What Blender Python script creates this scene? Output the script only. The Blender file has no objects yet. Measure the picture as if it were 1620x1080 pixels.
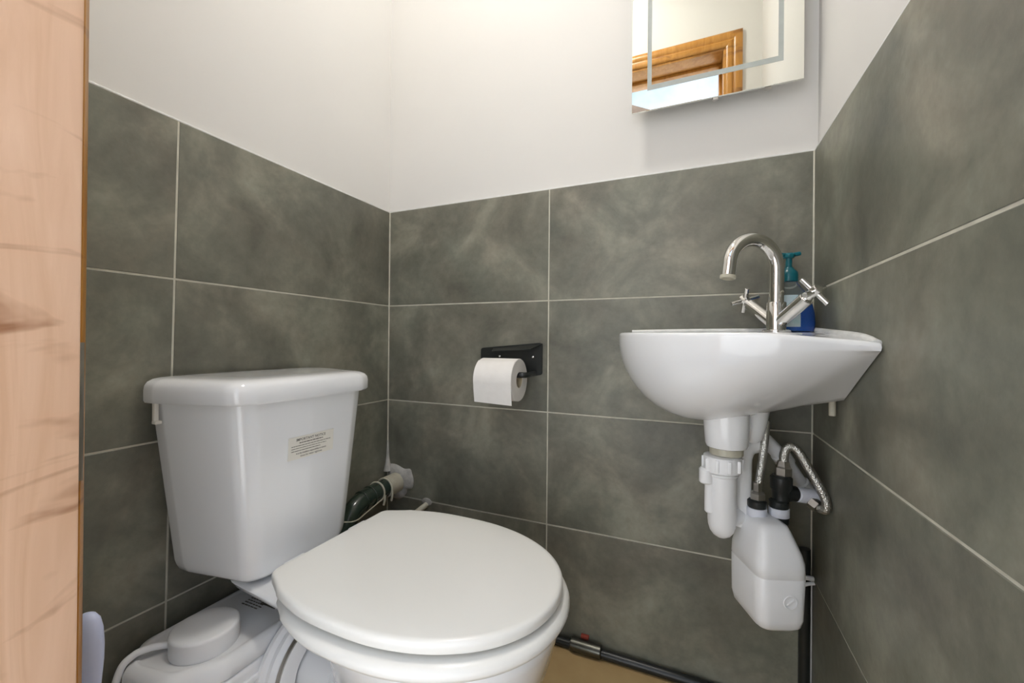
import bpy, bmesh, math, random
from mathutils import Vector, Matrix
random.seed(7)
C = bpy.context.scene.collection
S = bpy.context.scene

# ------------------------------------------------------------------ camera
f_px, yaw, pitch, roll = 652.62, 0.411555, 0.0024465, 0.0089725
cam_loc = Vector((0.89128, -1.05418, 0.78633))
fw = Vector((-math.sin(yaw)*math.cos(pitch), math.cos(yaw)*math.cos(pitch), math.sin(pitch)))
r0 = Vector((math.cos(yaw), math.sin(yaw), 0)); u0 = r0.cross(fw)
rt = r0*math.cos(roll) + u0*math.sin(roll); up = -r0*math.sin(roll) + u0*math.cos(roll)
cd = bpy.data.cameras.new('camera'); cam = bpy.data.objects.new('camera', cd); C.objects.link(cam)
cd.sensor_width = 36; cd.lens = f_px/1620*36; cd.clip_start = 0.01
cam.matrix_world = Matrix(((rt.x, up.x, -fw.x, cam_loc.x), (rt.y, up.y, -fw.y, cam_loc.y),
                           (rt.z, up.z, -fw.z, cam_loc.z), (0, 0, 0, 1)))
S.camera = cam

# ------------------------------------------------------------------ world, exposure
SKY = 2.0
wd = bpy.data.worlds.new('sky'); S.world = wd; wd.use_nodes = True
nt = wd.node_tree; nt.nodes.clear()
wo = nt.nodes.new('ShaderNodeOutputWorld'); bg = nt.nodes.new('ShaderNodeBackground')
tc = nt.nodes.new('ShaderNodeTexCoord'); ns = nt.nodes.new('ShaderNodeTexNoise')
ns.inputs['Scale'].default_value = 2.6; ns.inputs['Detail'].default_value = 7; ns.inputs['Roughness'].default_value = .6
rp = nt.nodes.new('ShaderNodeValToRGB')
rp.color_ramp.elements[0].position = .44; rp.color_ramp.elements[0].color = (.36, .50, .72, 1)
rp.color_ramp.elements[1].position = .66; rp.color_ramp.elements[1].color = (.72, .75, .78, 1)
nt.links.new(tc.outputs['Generated'], ns.inputs['Vector']); nt.links.new(ns.outputs['Fac'], rp.inputs['Fac'])
nt.links.new(rp.outputs['Color'], bg.inputs['Color']); bg.inputs['Strength'].default_value = SKY
nt.links.new(bg.outputs[0], wo.inputs[0])
S.view_settings.view_transform = 'Standard'; S.view_settings.look = 'None'
S.view_settings.gamma = 1; S.view_settings.exposure = 0.10; S.view_settings.use_curve_mapping = False
LAMP = 142.0
sd_ = bpy.data.lights.new('sun', 'SUN'); sd_.energy = 15; sd_.angle = math.radians(1.5); sd_.color = (1, .975, .94)
sun = bpy.data.objects.new('sun', sd_); C.objects.link(sun); sun.location = (6, 2, 8)
sun.rotation_euler = Vector((.5, .42, .76)).to_track_quat('Z', 'Y').to_euler()

# ------------------------------------------------------------------ materials
def mat(name, col, rough=.5, metal=0, coat=0, trans=0, ior=1.45, noise=None, bump=None, spec=.5, alpha=1, sss=0):
    m = bpy.data.materials.new(name); m.use_nodes = True
    t = m.node_tree; b = t.nodes['Principled BSDF']
    b.inputs['Base Color'].default_value = (*col, 1); b.inputs['Roughness'].default_value = rough
    b.inputs['Metallic'].default_value = metal; b.inputs['Coat Weight'].default_value = coat
    b.inputs['Transmission Weight'].default_value = trans; b.inputs['IOR'].default_value = ior
    b.inputs['Specular IOR Level'].default_value = spec
    if coat: b.inputs['Coat Roughness'].default_value = .06
    tcn = t.nodes.new('ShaderNodeTexCoord')
    if noise:                                   # (scale, colour2, lo, hi)
        n = t.nodes.new('ShaderNodeTexNoise'); n.inputs['Scale'].default_value = noise[0]; n.inputs['Detail'].default_value = 5
        rr = t.nodes.new('ShaderNodeValToRGB')
        rr.color_ramp.elements[0].position = noise[2]; rr.color_ramp.elements[1].position = noise[3]
        rr.color_ramp.elements[0].color = (*col, 1); rr.color_ramp.elements[1].color = (*noise[1], 1)
        t.links.new(tcn.outputs['Object'], n.inputs['Vector']); t.links.new(n.outputs['Fac'], rr.inputs['Fac'])
        t.links.new(rr.outputs['Color'], b.inputs['Base Color'])
    if bump:                                    # (scale, strength, distance)
        n = t.nodes.new('ShaderNodeTexNoise'); n.inputs['Scale'].default_value = bump[0]; n.inputs['Detail'].default_value = 4
        bp = t.nodes.new('ShaderNodeBump'); bp.inputs['Strength'].default_value = bump[1]; bp.inputs['Distance'].default_value = bump[2]
        t.links.new(tcn.outputs['Object'], n.inputs['Vector']); t.links.new(n.outputs['Fac'], bp.inputs['Height'])
        t.links.new(bp.outputs['Normal'], b.inputs['Normal'])
    return m

def tile_mat():
    m = bpy.data.materials.new('slate_tile'); m.use_nodes = True
    t = m.node_tree; b = t.nodes['Principled BSDF']; L = t.links.new
    tcn = t.nodes.new('ShaderNodeTexCoord'); oi = t.nodes.new('ShaderNodeObjectInfo')
    off = t.nodes.new('ShaderNodeVectorMath'); off.operation = 'SCALE'
    cmb = t.nodes.new('ShaderNodeCombineXYZ')
    L(oi.outputs['Random'], cmb.inputs[0]); L(oi.outputs['Random'], cmb.inputs[1]); L(oi.outputs['Random'], cmb.inputs[2])
    L(cmb.outputs[0], off.inputs[0]); off.inputs['Scale'].default_value = 9
    add = t.nodes.new('ShaderNodeVectorMath'); add.operation = 'ADD'
    L(tcn.outputs['Object'], add.inputs[0]); L(off.outputs[0], add.inputs[1])
    def noise(scale, detail, rough, dist=0):
        n = t.nodes.new('ShaderNodeTexNoise'); n.inputs['Scale'].default_value = scale; n.inputs['Detail'].default_value = detail
        n.inputs['Roughness'].default_value = rough; n.inputs['Distortion'].default_value = dist
        L(add.outputs[0], n.inputs['Vector']); return n
    n1 = noise(5.5, 6, .55, .6)
    r1 = t.nodes.new('ShaderNodeValToRGB'); e = r1.color_ramp.elements
    e[0].position = .25; e[0].color = (.092, .092, .078, 1); e[1].position = .75; e[1].color = (.300, .295, .250, 1)
    k = e.new(.5); k.color = (.170, .169, .142, 1)
    L(n1.outputs['Fac'], r1.inputs['Fac'])
    n2 = noise(3.2, 4, .6, 1.2)                   # warm brown and green clouds
    r2 = t.nodes.new('ShaderNodeValToRGB'); e = r2.color_ramp.elements
    e[0].position = .32; e[0].color = (.97, 1.0, .93, 1); e[1].position = .7; e[1].color = (1.06, 1.0, .92, 1)
    L(n2.outputs['Fac'], r2.inputs['Fac'])
    mx = t.nodes.new('ShaderNodeMix'); mx.data_type = 'RGBA'; mx.blend_type = 'MULTIPLY'; mx.inputs[0].default_value = 1
    L(r1.outputs['Color'], mx.inputs[6]); L(r2.outputs['Color'], mx.inputs[7])
    n3 = noise(42, 5, .65)                        # fine mottling
    r3 = t.nodes.new('ShaderNodeValToRGB'); e = r3.color_ramp.elements
    e[0].position = .3; e[0].color = (.86, .86, .86, 1); e[1].position = .7; e[1].color = (1.12, 1.12, 1.12, 1)
    L(n3.outputs['Fac'], r3.inputs['Fac'])
    m2 = t.nodes.new('ShaderNodeMix'); m2.data_type = 'RGBA'; m2.blend_type = 'MULTIPLY'; m2.inputs[0].default_value = 1
    L(mx.outputs[2], m2.inputs[6]); L(r3.outputs['Color'], m2.inputs[7])
    L(m2.outputs[2], b.inputs['Base Color'])
    rr = t.nodes.new('ShaderNodeMapRange'); rr.inputs['To Min'].default_value = .36; rr.inputs['To Max'].default_value = .56
    L(n1.outputs['Fac'], rr.inputs['Value']); L(rr.outputs[0], b.inputs['Roughness'])
    bp = t.nodes.new('ShaderNodeBump'); bp.inputs['Strength'].default_value = .35; bp.inputs['Distance'].default_value = .002
    n4 = noise(26, 6, .6); L(n4.outputs['Fac'], bp.inputs['Height']); L(bp.outputs['Normal'], b.inputs['Normal'])
    return m

def pine_mat(name, c1, c2, knot, rough=.5):
    m = bpy.data.materials.new(name); m.use_nodes = True
    t = m.node_tree; b = t.nodes['Principled BSDF']; L = t.links.new
    tcn = t.nodes.new('ShaderNodeTexCoord'); mp = t.nodes.new('ShaderNodeMapping')
    mp.inputs['Scale'].default_value = (14, 14, 1.3); L(tcn.outputs['Object'], mp.inputs['Vector'])
    n = t.nodes.new('ShaderNodeTexNoise'); n.inputs['Scale'].default_value = 3; n.inputs['Detail'].default_value = 6; n.inputs['Distortion'].default_value = 1.2
    L(mp.outputs[0], n.inputs['Vector'])
    r = t.nodes.new('ShaderNodeValToRGB'); e = r.color_ramp.elements
    e[0].position = .3; e[0].color = (*c1, 1); e[1].position = .7; e[1].color = (*c2, 1); L(n.outputs['Fac'], r.inputs['Fac'])
    mp2 = t.nodes.new('ShaderNodeMapping'); mp2.inputs['Scale'].default_value = (3, 5, 13); L(tcn.outputs['Object'], mp2.inputs['Vector'])
    n2 = t.nodes.new('ShaderNodeTexNoise'); n2.inputs['Scale'].default_value = 1.5; n2.inputs['Detail'].default_value = 3; n2.inputs['Distortion'].default_value = 1.5
    L(mp2.outputs[0], n2.inputs['Vector'])
    r2 = t.nodes.new('ShaderNodeValToRGB'); e = r2.color_ramp.elements
    e[0].position = .57; e[0].color = (0, 0, 0, 1); e[1].position = .76; e[1].color = (1, 1, 1, 1); L(n2.outputs['Fac'], r2.inputs['Fac'])
    mx = t.nodes.new('ShaderNodeMix'); mx.data_type = 'RGBA'; L(r2.outputs['Color'], mx.inputs[0]); L(r.outputs['Color'], mx.inputs[6])
    mx.inputs[7].default_value = (*knot, 1); L(mx.outputs[2], b.inputs['Base Color'])
    b.inputs['Roughness'].default_value = rough
    bp = t.nodes.new('ShaderNodeBump'); bp.inputs['Strength'].default_value = .25; bp.inputs['Distance'].default_value = .002
    L(n.outputs['Fac'], bp.inputs['Height']); L(bp.outputs['Normal'], b.inputs['Normal'])
    return m

def braid_mat():
    m = mat('braided_steel', (.55, .54, .50), .32, 1)
    t = m.node_tree; b = t.nodes['Principled BSDF']; L = t.links.new
    tcn = t.nodes.new('ShaderNodeTexCoord'); v = t.nodes.new('ShaderNodeTexVoronoi'); v.inputs['Scale'].default_value = 480
    L(tcn.outputs['Object'], v.inputs['Vector'])
    bp = t.nodes.new('ShaderNodeBump'); bp.inputs['Strength'].default_value = .8; bp.inputs['Distance'].default_value = .001
    L(v.outputs['Distance'], bp.inputs['Height']); L(bp.outputs['Normal'], b.inputs['Normal'])
    return m

M = dict(
    tile=tile_mat(),
    grout=mat('pale_grout', (.62, .60, .50), .9, noise=(30, (.5, .48, .40), .35, .65), bump=(120, .3, .001)),
    plaster=mat('white_plaster', (.69, .675, .645), .85, noise=(2.5, (.71, .695, .665), .35, .7), bump=(180, .05, .0005)),
    ceil=mat('white_ceiling', (.85, .85, .84), .9, noise=(3, (.82, .82, .81), .35, .7)),
    floor=mat('tan_vinyl', (.43, .29, .13), .45, noise=(9, (.52, .37, .18), .3, .7), bump=(60, .15, .001)),
    ceramic=mat('white_ceramic', (.86, .865, .87), .12, coat=.6, noise=(4, (.875, .88, .885), .3, .7)),
    seat=mat('cream_seat', (.88, .865, .815), .28, coat=.15, noise=(3, (.89, .875, .83), .3, .7)),
    plastic=mat('white_plastic', (.85, .85, .85), .32, noise=(8, (.82, .82, .82), .3, .7)),
    greyplastic=mat('grey_white_plastic', (.80, .80, .80), .38, noise=(6, (.77, .77, .77), .3, .7)),
    lilac=mat('lilac_plastic', (.66, .72, .98), .28, noise=(6, (.69, .75, .98), .3, .7)),
    black=mat('black_plastic', (.012, .014, .014), .32, noise=(20, (.02, .022, .02), .3, .7)),
    rubber=mat('dark_green_rubber', (.020, .036, .026), .22, coat=.4, noise=(25, (.035, .05, .035), .4, .7)),
    beige=mat('beige_pipe', (.55, .52, .42), .45, noise=(30, (.45, .42, .33), .35, .65)),
    sealant=mat('grey_sealant', (.50, .49, .46), .6, noise=(40, (.36, .35, .33), .35, .65), bump=(70, .6, .004)),
    silicone=mat('white_silicone', (.80, .80, .78), .3, noise=(50, (.70, .70, .67), .4, .7), bump=(90, .6, .003)),
    chrome=mat('chrome', (.80, .79, .77), .06, 1, noise=(5, (.78, .77, .75), .3, .7)),
    steel=mat('dull_steel', (.52, .50, .46), .3, 1, noise=(40, (.42, .40, .37), .3, .7)),
    darkmetal=mat('dark_metal', (.10, .10, .085), .3, 1, noise=(30, (.15, .15, .13), .3, .7)),
    braid=braid_mat(),
    mirror=mat('mirror_glass', (.86, .87, .82), .0, 1, noise=(2, (.865, .875, .825), .3, .7)),
    frost=mat('frosted_glass', (.40, .43, .41), .55, noise=(60, (.37, .40, .38), .3, .7)),
    pine=pine_mat('lit_pine', (.68, .42, .265), (.82, .55, .38), (.34, .16, .08), .45),  # lighter copy of the lining wood: bright light on the jamb as colour
    varnish=pine_mat('varnished_pine', (.42, .18, .03), (.55, .27, .06), (.16, .06, .02), .3),
    paper=mat('tissue_paper', (.83, .80, .76), .95, noise=(60, (.80, .77, .73), .3, .7), bump=(220, .25, .001)),
    card=mat('brown_card', (.50, .42, .28), .9, noise=(40, (.44, .37, .24), .3, .7)),
    sticker=mat('cream_sticker', (.83, .80, .72), .6, noise=(40, (.80, .77, .69), .3, .7)),
    ink=mat('dark_ink', (.10, .09, .07), .7, noise=(300, (.2, .18, .15), .4, .7)),
    soap=mat('blue_soap', (.004, .13, .72), .12, trans=.12, ior=1.34, noise=(12, (.006, .17, .80), .3, .7)),
    clear=mat('clear_plastic', (.80, .88, .90), .06, trans=.96, ior=1.25, noise=(6, (.78, .87, .90), .3, .7)),
    band=mat('white_band', (.70, .71, .76), .45, noise=(40, (.60, .61, .68), .45, .75)),
    teal=mat('teal_plastic', (.006, .12, .15), .28, noise=(12, (.01, .15, .18), .3, .7)),
    label=mat('pale_label', (.62, .74, .78), .5, noise=(70, (.45, .66, .68), .45, .75)),
    concrete=mat('grey_paving', (.48, .48, .475), .9, noise=(4, (.42, .42, .415), .3, .7)),
    rooftile=mat('brown_roof', (.12, .085, .065), .8, noise=(10, (.18, .13, .10), .3, .7)),
    render=mat('white_render', (.76, .76, .76), .9, noise=(5, (.72, .72, .715), .3, .7)),
    redtape=mat('red_tape', (.35, .05, .03), .6, noise=(40, (.28, .05, .03), .3, .7)),
)
em = bpy.data.materials.new('lamp_diffuser'); em.use_nodes = True
eb = em.node_tree.nodes['Principled BSDF']; eb.inputs['Base Color'].default_value = (.9, .9, .9, 1)
eb.inputs['Emission Color'].default_value = (1.0, .965, .91, 1); eb.inputs['Emission Strength'].default_value = LAMP
M['lamp'] = em

# ------------------------------------------------------------------ helpers
ORG = {}
def link(name, verts, faces, material, parent=None, smooth=False, sharp=None):
    base = ORG[parent.name] if parent else Vector((0, 0, 0))
    me = bpy.data.meshes.new(name)
    me.from_pydata([tuple(Vector(v) - base) for v in verts], [], faces); me.update()
    bm = bmesh.new(); bm.from_mesh(me); bmesh.ops.remove_doubles(bm, verts=bm.verts, dist=1e-6)
    bmesh.ops.recalc_face_normals(bm, faces=bm.faces); bm.to_mesh(me); bm.free()
    if smooth:
        me.shade_smooth()
        if sharp: me.set_sharp_from_angle(angle=math.radians(sharp))
    me.materials.append(M[material])
    o = bpy.data.objects.new(name, me); C.objects.link(o)
    if parent: o.parent = parent
    ORG[o.name] = base
    return o
def tag(o, label, cat=None, group=None):
    o['label'] = label
    if cat: o['category'] = cat
    if group: o['group'] = group
    return o
def thing(name, loc, label, cat, group=None):
    o = bpy.data.objects.new(name, None); C.objects.link(o); o.location = loc; o.empty_display_size = .05
    ORG[o.name] = Vector(loc); return tag(o, label, cat, group)
def struct(o): o['kind'] = 'structure'; return o
def join(*parts):
    V, F = [], []
    for v, f in parts:
        n = len(V); V += [Vector(q) for q in v]; F += [[i+n for i in q] for q in f]
    return V, F
def boxg(lo, hi, bevel=0, seg=2):
    bm = bmesh.new(); bmesh.ops.create_cube(bm, size=1)
    for v in bm.verts: v.co = Vector([lo[i] + (v.co[i]+.5)*(hi[i]-lo[i]) for i in range(3)])
    if bevel: bmesh.ops.bevel(bm, geom=list(bm.edges), offset=bevel, segments=seg, profile=.5, affect='EDGES')
    bm.verts.index_update(); r = [v.co.copy() for v in bm.verts], [[v.index for v in f.verts] for f in bm.faces]; bm.free(); return r
def prism(poly, n, depth, bevel=0, seg=1):
    """polygon (3D points) extruded along n by depth, front edges eased"""
    n = Vector(n); k = len(poly); bm = bmesh.new()
    a = [bm.verts.new(Vector(q)) for q in poly]; b = [bm.verts.new(Vector(q)+n*depth) for q in poly]
    bm.faces.new(a); ft = bm.faces.new(b)
    for i in range(k): bm.faces.new([a[i], a[(i+1) % k], b[(i+1) % k], b[i]])
    bmesh.ops.recalc_face_normals(bm, faces=bm.faces)
    if bevel: bmesh.ops.bevel(bm, geom=list(ft.edges), offset=bevel, segments=seg, profile=.5, affect='EDGES')
    bm.verts.index_update(); r = [v.co.copy() for v in bm.verts], [[v.index for v in f.verts] for f in bm.faces]; bm.free(); return r
def rings(rs, cap0=True, cap1=True, closed=False):
    n = len(rs[0]); V = [Vector(q) for r in rs for q in r]; F = []
    for i in range(len(rs) - (0 if closed else 1)):
        j = (i+1) % len(rs)
        for k in range(n): F.append([i*n+k, i*n+(k+1) % n, j*n+(k+1) % n, j*n+k])
    if cap0 and not closed: F.append(list(range(n))[::-1])
    if cap1 and not closed: F.append([(len(rs)-1)*n+k for k in range(n)])
    return V, F
def frame(axis):
    a = Vector(axis).normalized(); t = Vector((0, 0, 1)) if abs(a.z) < .9 else Vector((1, 0, 0))
    x = t.cross(a).normalized(); return x, a.cross(x), a
def lathe(o, axis, prof, n=32, sx=1, sy=1, xdir=None, cap=True, closed=False):
    """prof: (radius, distance along the axis)"""
    x, y, a = frame(axis); o = Vector(o)
    if xdir is not None: x = Vector(xdir).normalized(); y = a.cross(x)
    rs = [[o + a*h + (x*math.cos(2*math.pi*k/n)*sx + y*math.sin(2*math.pi*k/n)*sy)*r for k in range(n)] for r, h in prof]
    return rings(rs, cap, cap, closed)
def cyl(p, q, r, n=24, bev=.0008, r2=None):
    p, q = Vector(p), Vector(q); h = (q-p).length; r2 = r2 or r; b = min(bev, r*.4)
    return lathe(p, q-p, [(r-b, 0), (r, b), (r2, h-b), (r2-b, h)], n)
def spline(pts, sub=10):
    P = [Vector(q) for q in pts]; P = [2*P[0]-P[1]] + P + [2*P[-1]-P[-2]]; out = []
    for i in range(1, len(P)-2):
        for k in range(sub):
            t = k/sub; a, b, c, d = P[i-1:i+3]
            out.append(.5*((2*b) + (c-a)*t + (2*a-5*b+4*c-d)*t*t + (3*b-a-3*c+d)*t**3))
    return out + [P[-2]]
def tube(pts, r, n=16, sub=10, smooth=True):
    P = spline(pts, sub) if smooth else [Vector(q) for q in pts]
    rs = []; x = None
    for i, q in enumerate(P):
        t = (P[min(i+1, len(P)-1)] - P[max(i-1, 0)]).normalized()
        if x is None: x = frame(t)[0]
        x = (x - t*x.dot(t)).normalized(); y = t.cross(x)
        rr = r(i/(len(P)-1)) if callable(r) else r
        rs.append([q + (x*math.cos(2*math.pi*k/n) + y*math.sin(2*math.pi*k/n))*rr for k in range(n)])
    return rings(rs)
def torus(o, axis, R, r, n=28, m=10):
    x, y, a = frame(axis); o = Vector(o)
    rs = [[o + (x*math.cos(2*math.pi*i/n) + y*math.sin(2*math.pi*i/n))*(R + r*math.cos(2*math.pi*k/m)) + a*r*math.sin(2*math.pi*k/m) for k in range(m)] for i in range(n)]
    return rings(rs, closed=True)
def smooth_loop(pts, sub=6):
    n = len(pts); out = []
    for i in range(n):
        a, b, c, d = [Vector(pts[(i+k) % n]) for k in (-1, 0, 1, 2)]
        for k in range(sub):
            t = k/sub; out.append(.5*((2*b) + (c-a)*t + (2*a-5*b+4*c-d)*t*t + (3*b-a-3*c+d)*t**3))
    return out
def round_poly(pts, rad, seg=6):
    """plan polygon with rounded corners; rad per corner"""
    n = len(pts); out = []
    for i in range(n):
        p = Vector(pts[i]); a = Vector(pts[i-1]); b = Vector(pts[(i+1) % n]); r = rad[i] if isinstance(rad, (list, tuple)) else rad
        u = (a-p).normalized(); v = (b-p).normalized(); ang = u.angle(v); d = r/math.tan(ang/2)
        d = min(d, .48*min((a-p).length, (b-p).length)); s, e = p+u*d, p+v*d
        for k in range(seg+1):
            t = k/seg; out.append(s*(1-t)**2 + p*2*t*(1-t) + e*t*t)
    return out
def add(parent, name, geo, material, smooth=True, sharp=38):
    return link(name, geo[0], geo[1], material, parent, smooth, sharp)
def text_part(parent, name, body, size, origin, xdir, ydir, material, align='CENTER', bold=0):
    cu = bpy.data.curves.new(name, 'FONT'); cu.body = body; cu.size = size; cu.align_x = align; cu.offset = bold; cu.resolution_u = 2
    tmp = bpy.data.objects.new('tmp', cu); C.objects.link(tmp); bpy.context.view_layer.update()
    me = bpy.data.meshes.new_from_object(tmp.evaluated_get(bpy.context.evaluated_depsgraph_get()))
    V = [Vector(origin) + Vector(xdir)*v.co.x + Vector(ydir)*v.co.y for v in me.vertices]; F = [list(q.vertices) for q in me.polygons]
    bpy.data.objects.remove(tmp); bpy.data.curves.remove(cu); bpy.data.meshes.remove(me)
    return V, F

W = 1.126          # width of the back wall
YF = -.8812        # inside face of the wall with the doorway
YO = -1.015        # outside face
HC = 2.46          # ceiling
TT = .008          # tile thickness
LX0, LX1, LZ = .405, .998, 1.965   # clear opening of the door lining

# ------------------------------------------------------------------ structure
fl = struct(link('floor', *boxg((-.12, YO, -.06), (W+.12, .12, 0)), 'floor'))
ce = struct(link('ceiling', *boxg((-.12, YO, HC), (W+.12, .12, HC+.08)), 'ceil'))
wl = struct(link('wall_left', *boxg((-.12, YO, 0), (-TT, .12, HC)), 'plaster'))
wb = struct(link('wall_back', *boxg((-TT, TT, 0), (W+TT, .12, HC)), 'plaster'))
wr = struct(link('wall_right', *boxg((W+TT, YO, 0), (W+.12, .12, HC)), 'plaster'))
wf = struct(link('wall_front', *join(boxg((-TT, YO, 0), (LX0-.03, YF, HC)), boxg((LX1+.03, YO, 0), (W+TT, YF, HC)),
                                     boxg((LX0-.03, YO, LZ+.03), (LX1+.03, YF, HC))), 'plaster'))
add(wl, 'grout', boxg((-TT, YF, 0), (-.0012, 0, 1.1985)), 'grout', False)
add(wb, 'grout', boxg((0, .0012, 0), (W, TT, 1.1985)), 'grout', False)
add(wr, 'grout', boxg((W+.0012, YF, 0), (W+TT, 0, 1.1985)), 'grout', False)
G = .0017                                      # half a joint
def tile(wall, P, c, n):
    """c: four corners (s, z) on the wall; P maps them to 3D on the back of the tile"""
    cx = sum(q[0] for q in c)/4; cz = sum(q[1] for q in c)/4
    pts = [P(s + (G if s < cx else -G), z + (G if z < cz else -G)) for s, z in c]
    add(wall, 'tile', prism(pts, n, TT - random.uniform(0, .0004), .0009), 'tile', False)
rowsz = [0, .3, .6, .9, 1.2]
jy = lambda z: -.6 + (z-.75)*.0138              # the long joint on the left wall leans a little
for i in range(4):
    z0, z1 = rowsz[i], rowsz[i+1]
    Pl = lambda s, z: (-TT, s, z)
    tile(wl, Pl, [(jy(z0), z0), (0, z0), (0, z1), (jy(z1), z1)], (1, 0, 0))
    tile(wl, Pl, [(YF, z0), (jy(z0), z0), (jy(z1), z1), (YF, z1)], (1, 0, 0))
    Pb = lambda s, z: (s, TT, z)
    tile(wb, Pb, [(0, z0), (.537, z0), (.537, z1), (0, z1)], (0, -1, 0))
    tile(wb, Pb, [(.537, z0), (W, z0), (W, z1), (.537, z1)], (0, -1, 0))
    Pr = lambda s, z: (W+TT, s, z)
    tile(wr, Pr, [(-.645, z0), (0, z0), (0, z1), (-.645, z1)], (-1, 0, 0))
    tile(wr, Pr, [(YF, z0), (-.645, z0), (-.645, z1), (YF, z1)], (-1, 0, 0))
# white sealant line on top of the tiles
add(wl, 'tile_edge_bead', boxg((-TT, YF, 1.1985), (-.001, 0, 1.2025), .001), 'silicone')
add(wb, 'tile_edge_bead', boxg((0, .001, 1.1985), (W, TT, 1.2025), .001), 'silicone')
add(wr, 'tile_edge_bead', boxg((W+.001, YF, 1.1985), (W+TT, 0, 1.2025), .001), 'silicone')
# corner joints
add(wl, 'corner_joint', cyl((.0002, -.0002, 0), (.0002, -.0002, 1.198), .0022, 10), 'grout')
add(wr, 'corner_joint', cyl((W-.0002, -.0002, 0), (W-.0002, -.0002, 1.198), .0022, 10), 'grout')

# door lining and architrave (the doorway the picture is taken from)
d1 = bpy.data.objects.new('door_1', None); C.objects.link(d1); d1.location = (LX0, YF, 0); ORG['door_1'] = Vector((LX0, YF, 0)); struct(d1)
d1['label'] = 'pine door lining and architrave around the doorway'
YL = YF + .006
add(d1, 'lining', boxg((LX0-.03, YO-.01, 0), (LX0, YL, LZ+.03), .0025), 'pine')  # same wood as the other linings, its strong lighting put into the colour
add(d1, 'lining', boxg((LX1, YO-.01, 0), (LX1+.03, YL, LZ+.03), .0025), 'varnish')
add(d1, 'lining', boxg((LX0, YO-.01, LZ), (LX1, YL, LZ+.03), .0025), 'varnish')
ya = YF + .0145
def arch(pts_in, pts_out, q):
    """moulded architrave strip between inner and outer lines: cross-section lofted from one mitre to the other"""
    prof = [(0, 0), (0, .55), (.06, .8), (.18, 1), (.36, 1), (.42, .72), (.5, .66), (.58, .9), (.72, 1), (.9, .95), (1, .7), (1, 0)]
    rs = []
    for (i, o) in zip(pts_in, pts_out):
        i, o = Vector(i), Vector(o)
        rs.append([i + (o-i)*u + Vector((0, (ya-YF)*w, 0)) for u, w in prof])
    return rings(rs)
iL, iR, iT = LX0-.005, LX1+.008, LZ+.008; AW = .060
add(d1, 'architrave', arch([(iL, YF, 0), (iL, YF, iT)], [(iL-AW, YF, 0), (iL-AW, YF, iT+AW)], 0), 'varnish', True, 30)
add(d1, 'architrave', arch([(iR, YF, 0), (iR, YF, iT)], [(iR+AW, YF, 0), (iR+AW, YF, iT+AW)], 0), 'varnish', True, 30)
add(d1, 'architrave', arch([(iL, YF, iT), (iR, YF, iT)], [(iL-AW, YF, iT+AW), (iR+AW, YF, iT+AW)], 0), 'varnish', True, 30)
st = add(d1, 'hinge_leaf', boxg((LX0-.006, YL-.0015, .662), (LX0-.0030, YF+.0092, .783), .0003), 'steel')
st['label'] = 'dull metal hinge leaf on the door lining edge'
for k, (a, b) in enumerate((((LX0, YO+.02, 0), (LX0+.012, YO+.06, LZ)), ((LX1-.012, YO+.02, 0), (LX1, YO+.06, LZ)), ((LX0+.012, YO+.02, LZ-.012), (LX1-.012, YO+.06, LZ)))):
    add(d1, 'door_stop', boxg(a, b, .002), 'varnish')

# outdoors, only partly seen in the mirror through the doorway
gr = struct(link('ground', *boxg((-9, -16, -.12), (9, YO, -.03)), 'concrete')); gr['label'] = 'grey paving outside the doorway'
hs = thing('house', (-3, -8, -.03), 'neighbouring house with a brown roof, seen in the mirror through the doorway', 'house')
add(hs, 'gable_wall', prism([(-6.6, -5.1, -.03), (.6, -5.1, -.03), (0.6, -5.1, 3.660), (-3, -5.1, 5.460), (-6.6, -5.1, 3.660)], (0, -1, 0), 6.0), 'render', False)  # out of view, made pale to reflect sunlight in through the doorway
add(hs, 'roof', prism([(0.95, -4.95, 3.690), (-3, -4.95, 5.665), (-3, -4.95, 5.520), (0.95, -4.95, 3.540)], (0, -1, 0), 6.3), 'rooftile', False)
add(hs, 'roof', prism([(-6.95, -4.95, 3.690), (-3, -4.95, 5.665), (-3, -4.95, 5.520), (-6.95, -4.95, 3.540)], (0, -1, 0), 6.3), 'rooftile', False)

gw = struct(link('wall_bounce', *boxg((.62, -5.3, -.03), (7, -5.12, 2.3), .01), 'render')); gw['label'] = 'unseen white wall added outside to bounce sunlight indoors'  # out of view, added to throw more sunlight back into the room
# ------------------------------------------------------------------ ceiling lamp
LP = Vector((.52, -.46, HC))
lm = thing('ceiling_lamp', LP, 'round white flush lamp on the ceiling', 'lamp')
add(lm, 'rim', lathe(LP, (0, 0, -1), [(.084, 0), (.088, .004), (.088, .03), (.083, .034), (.078, .03), (.078, .012)], 48, cap=False), 'plastic')
add(lm, 'diffuser', lathe(LP, (0, 0, -1), [(.077, .0), (.077, .032), (.064, .040), (.04, .045), (.001, .047)], 48), 'lamp')

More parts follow.
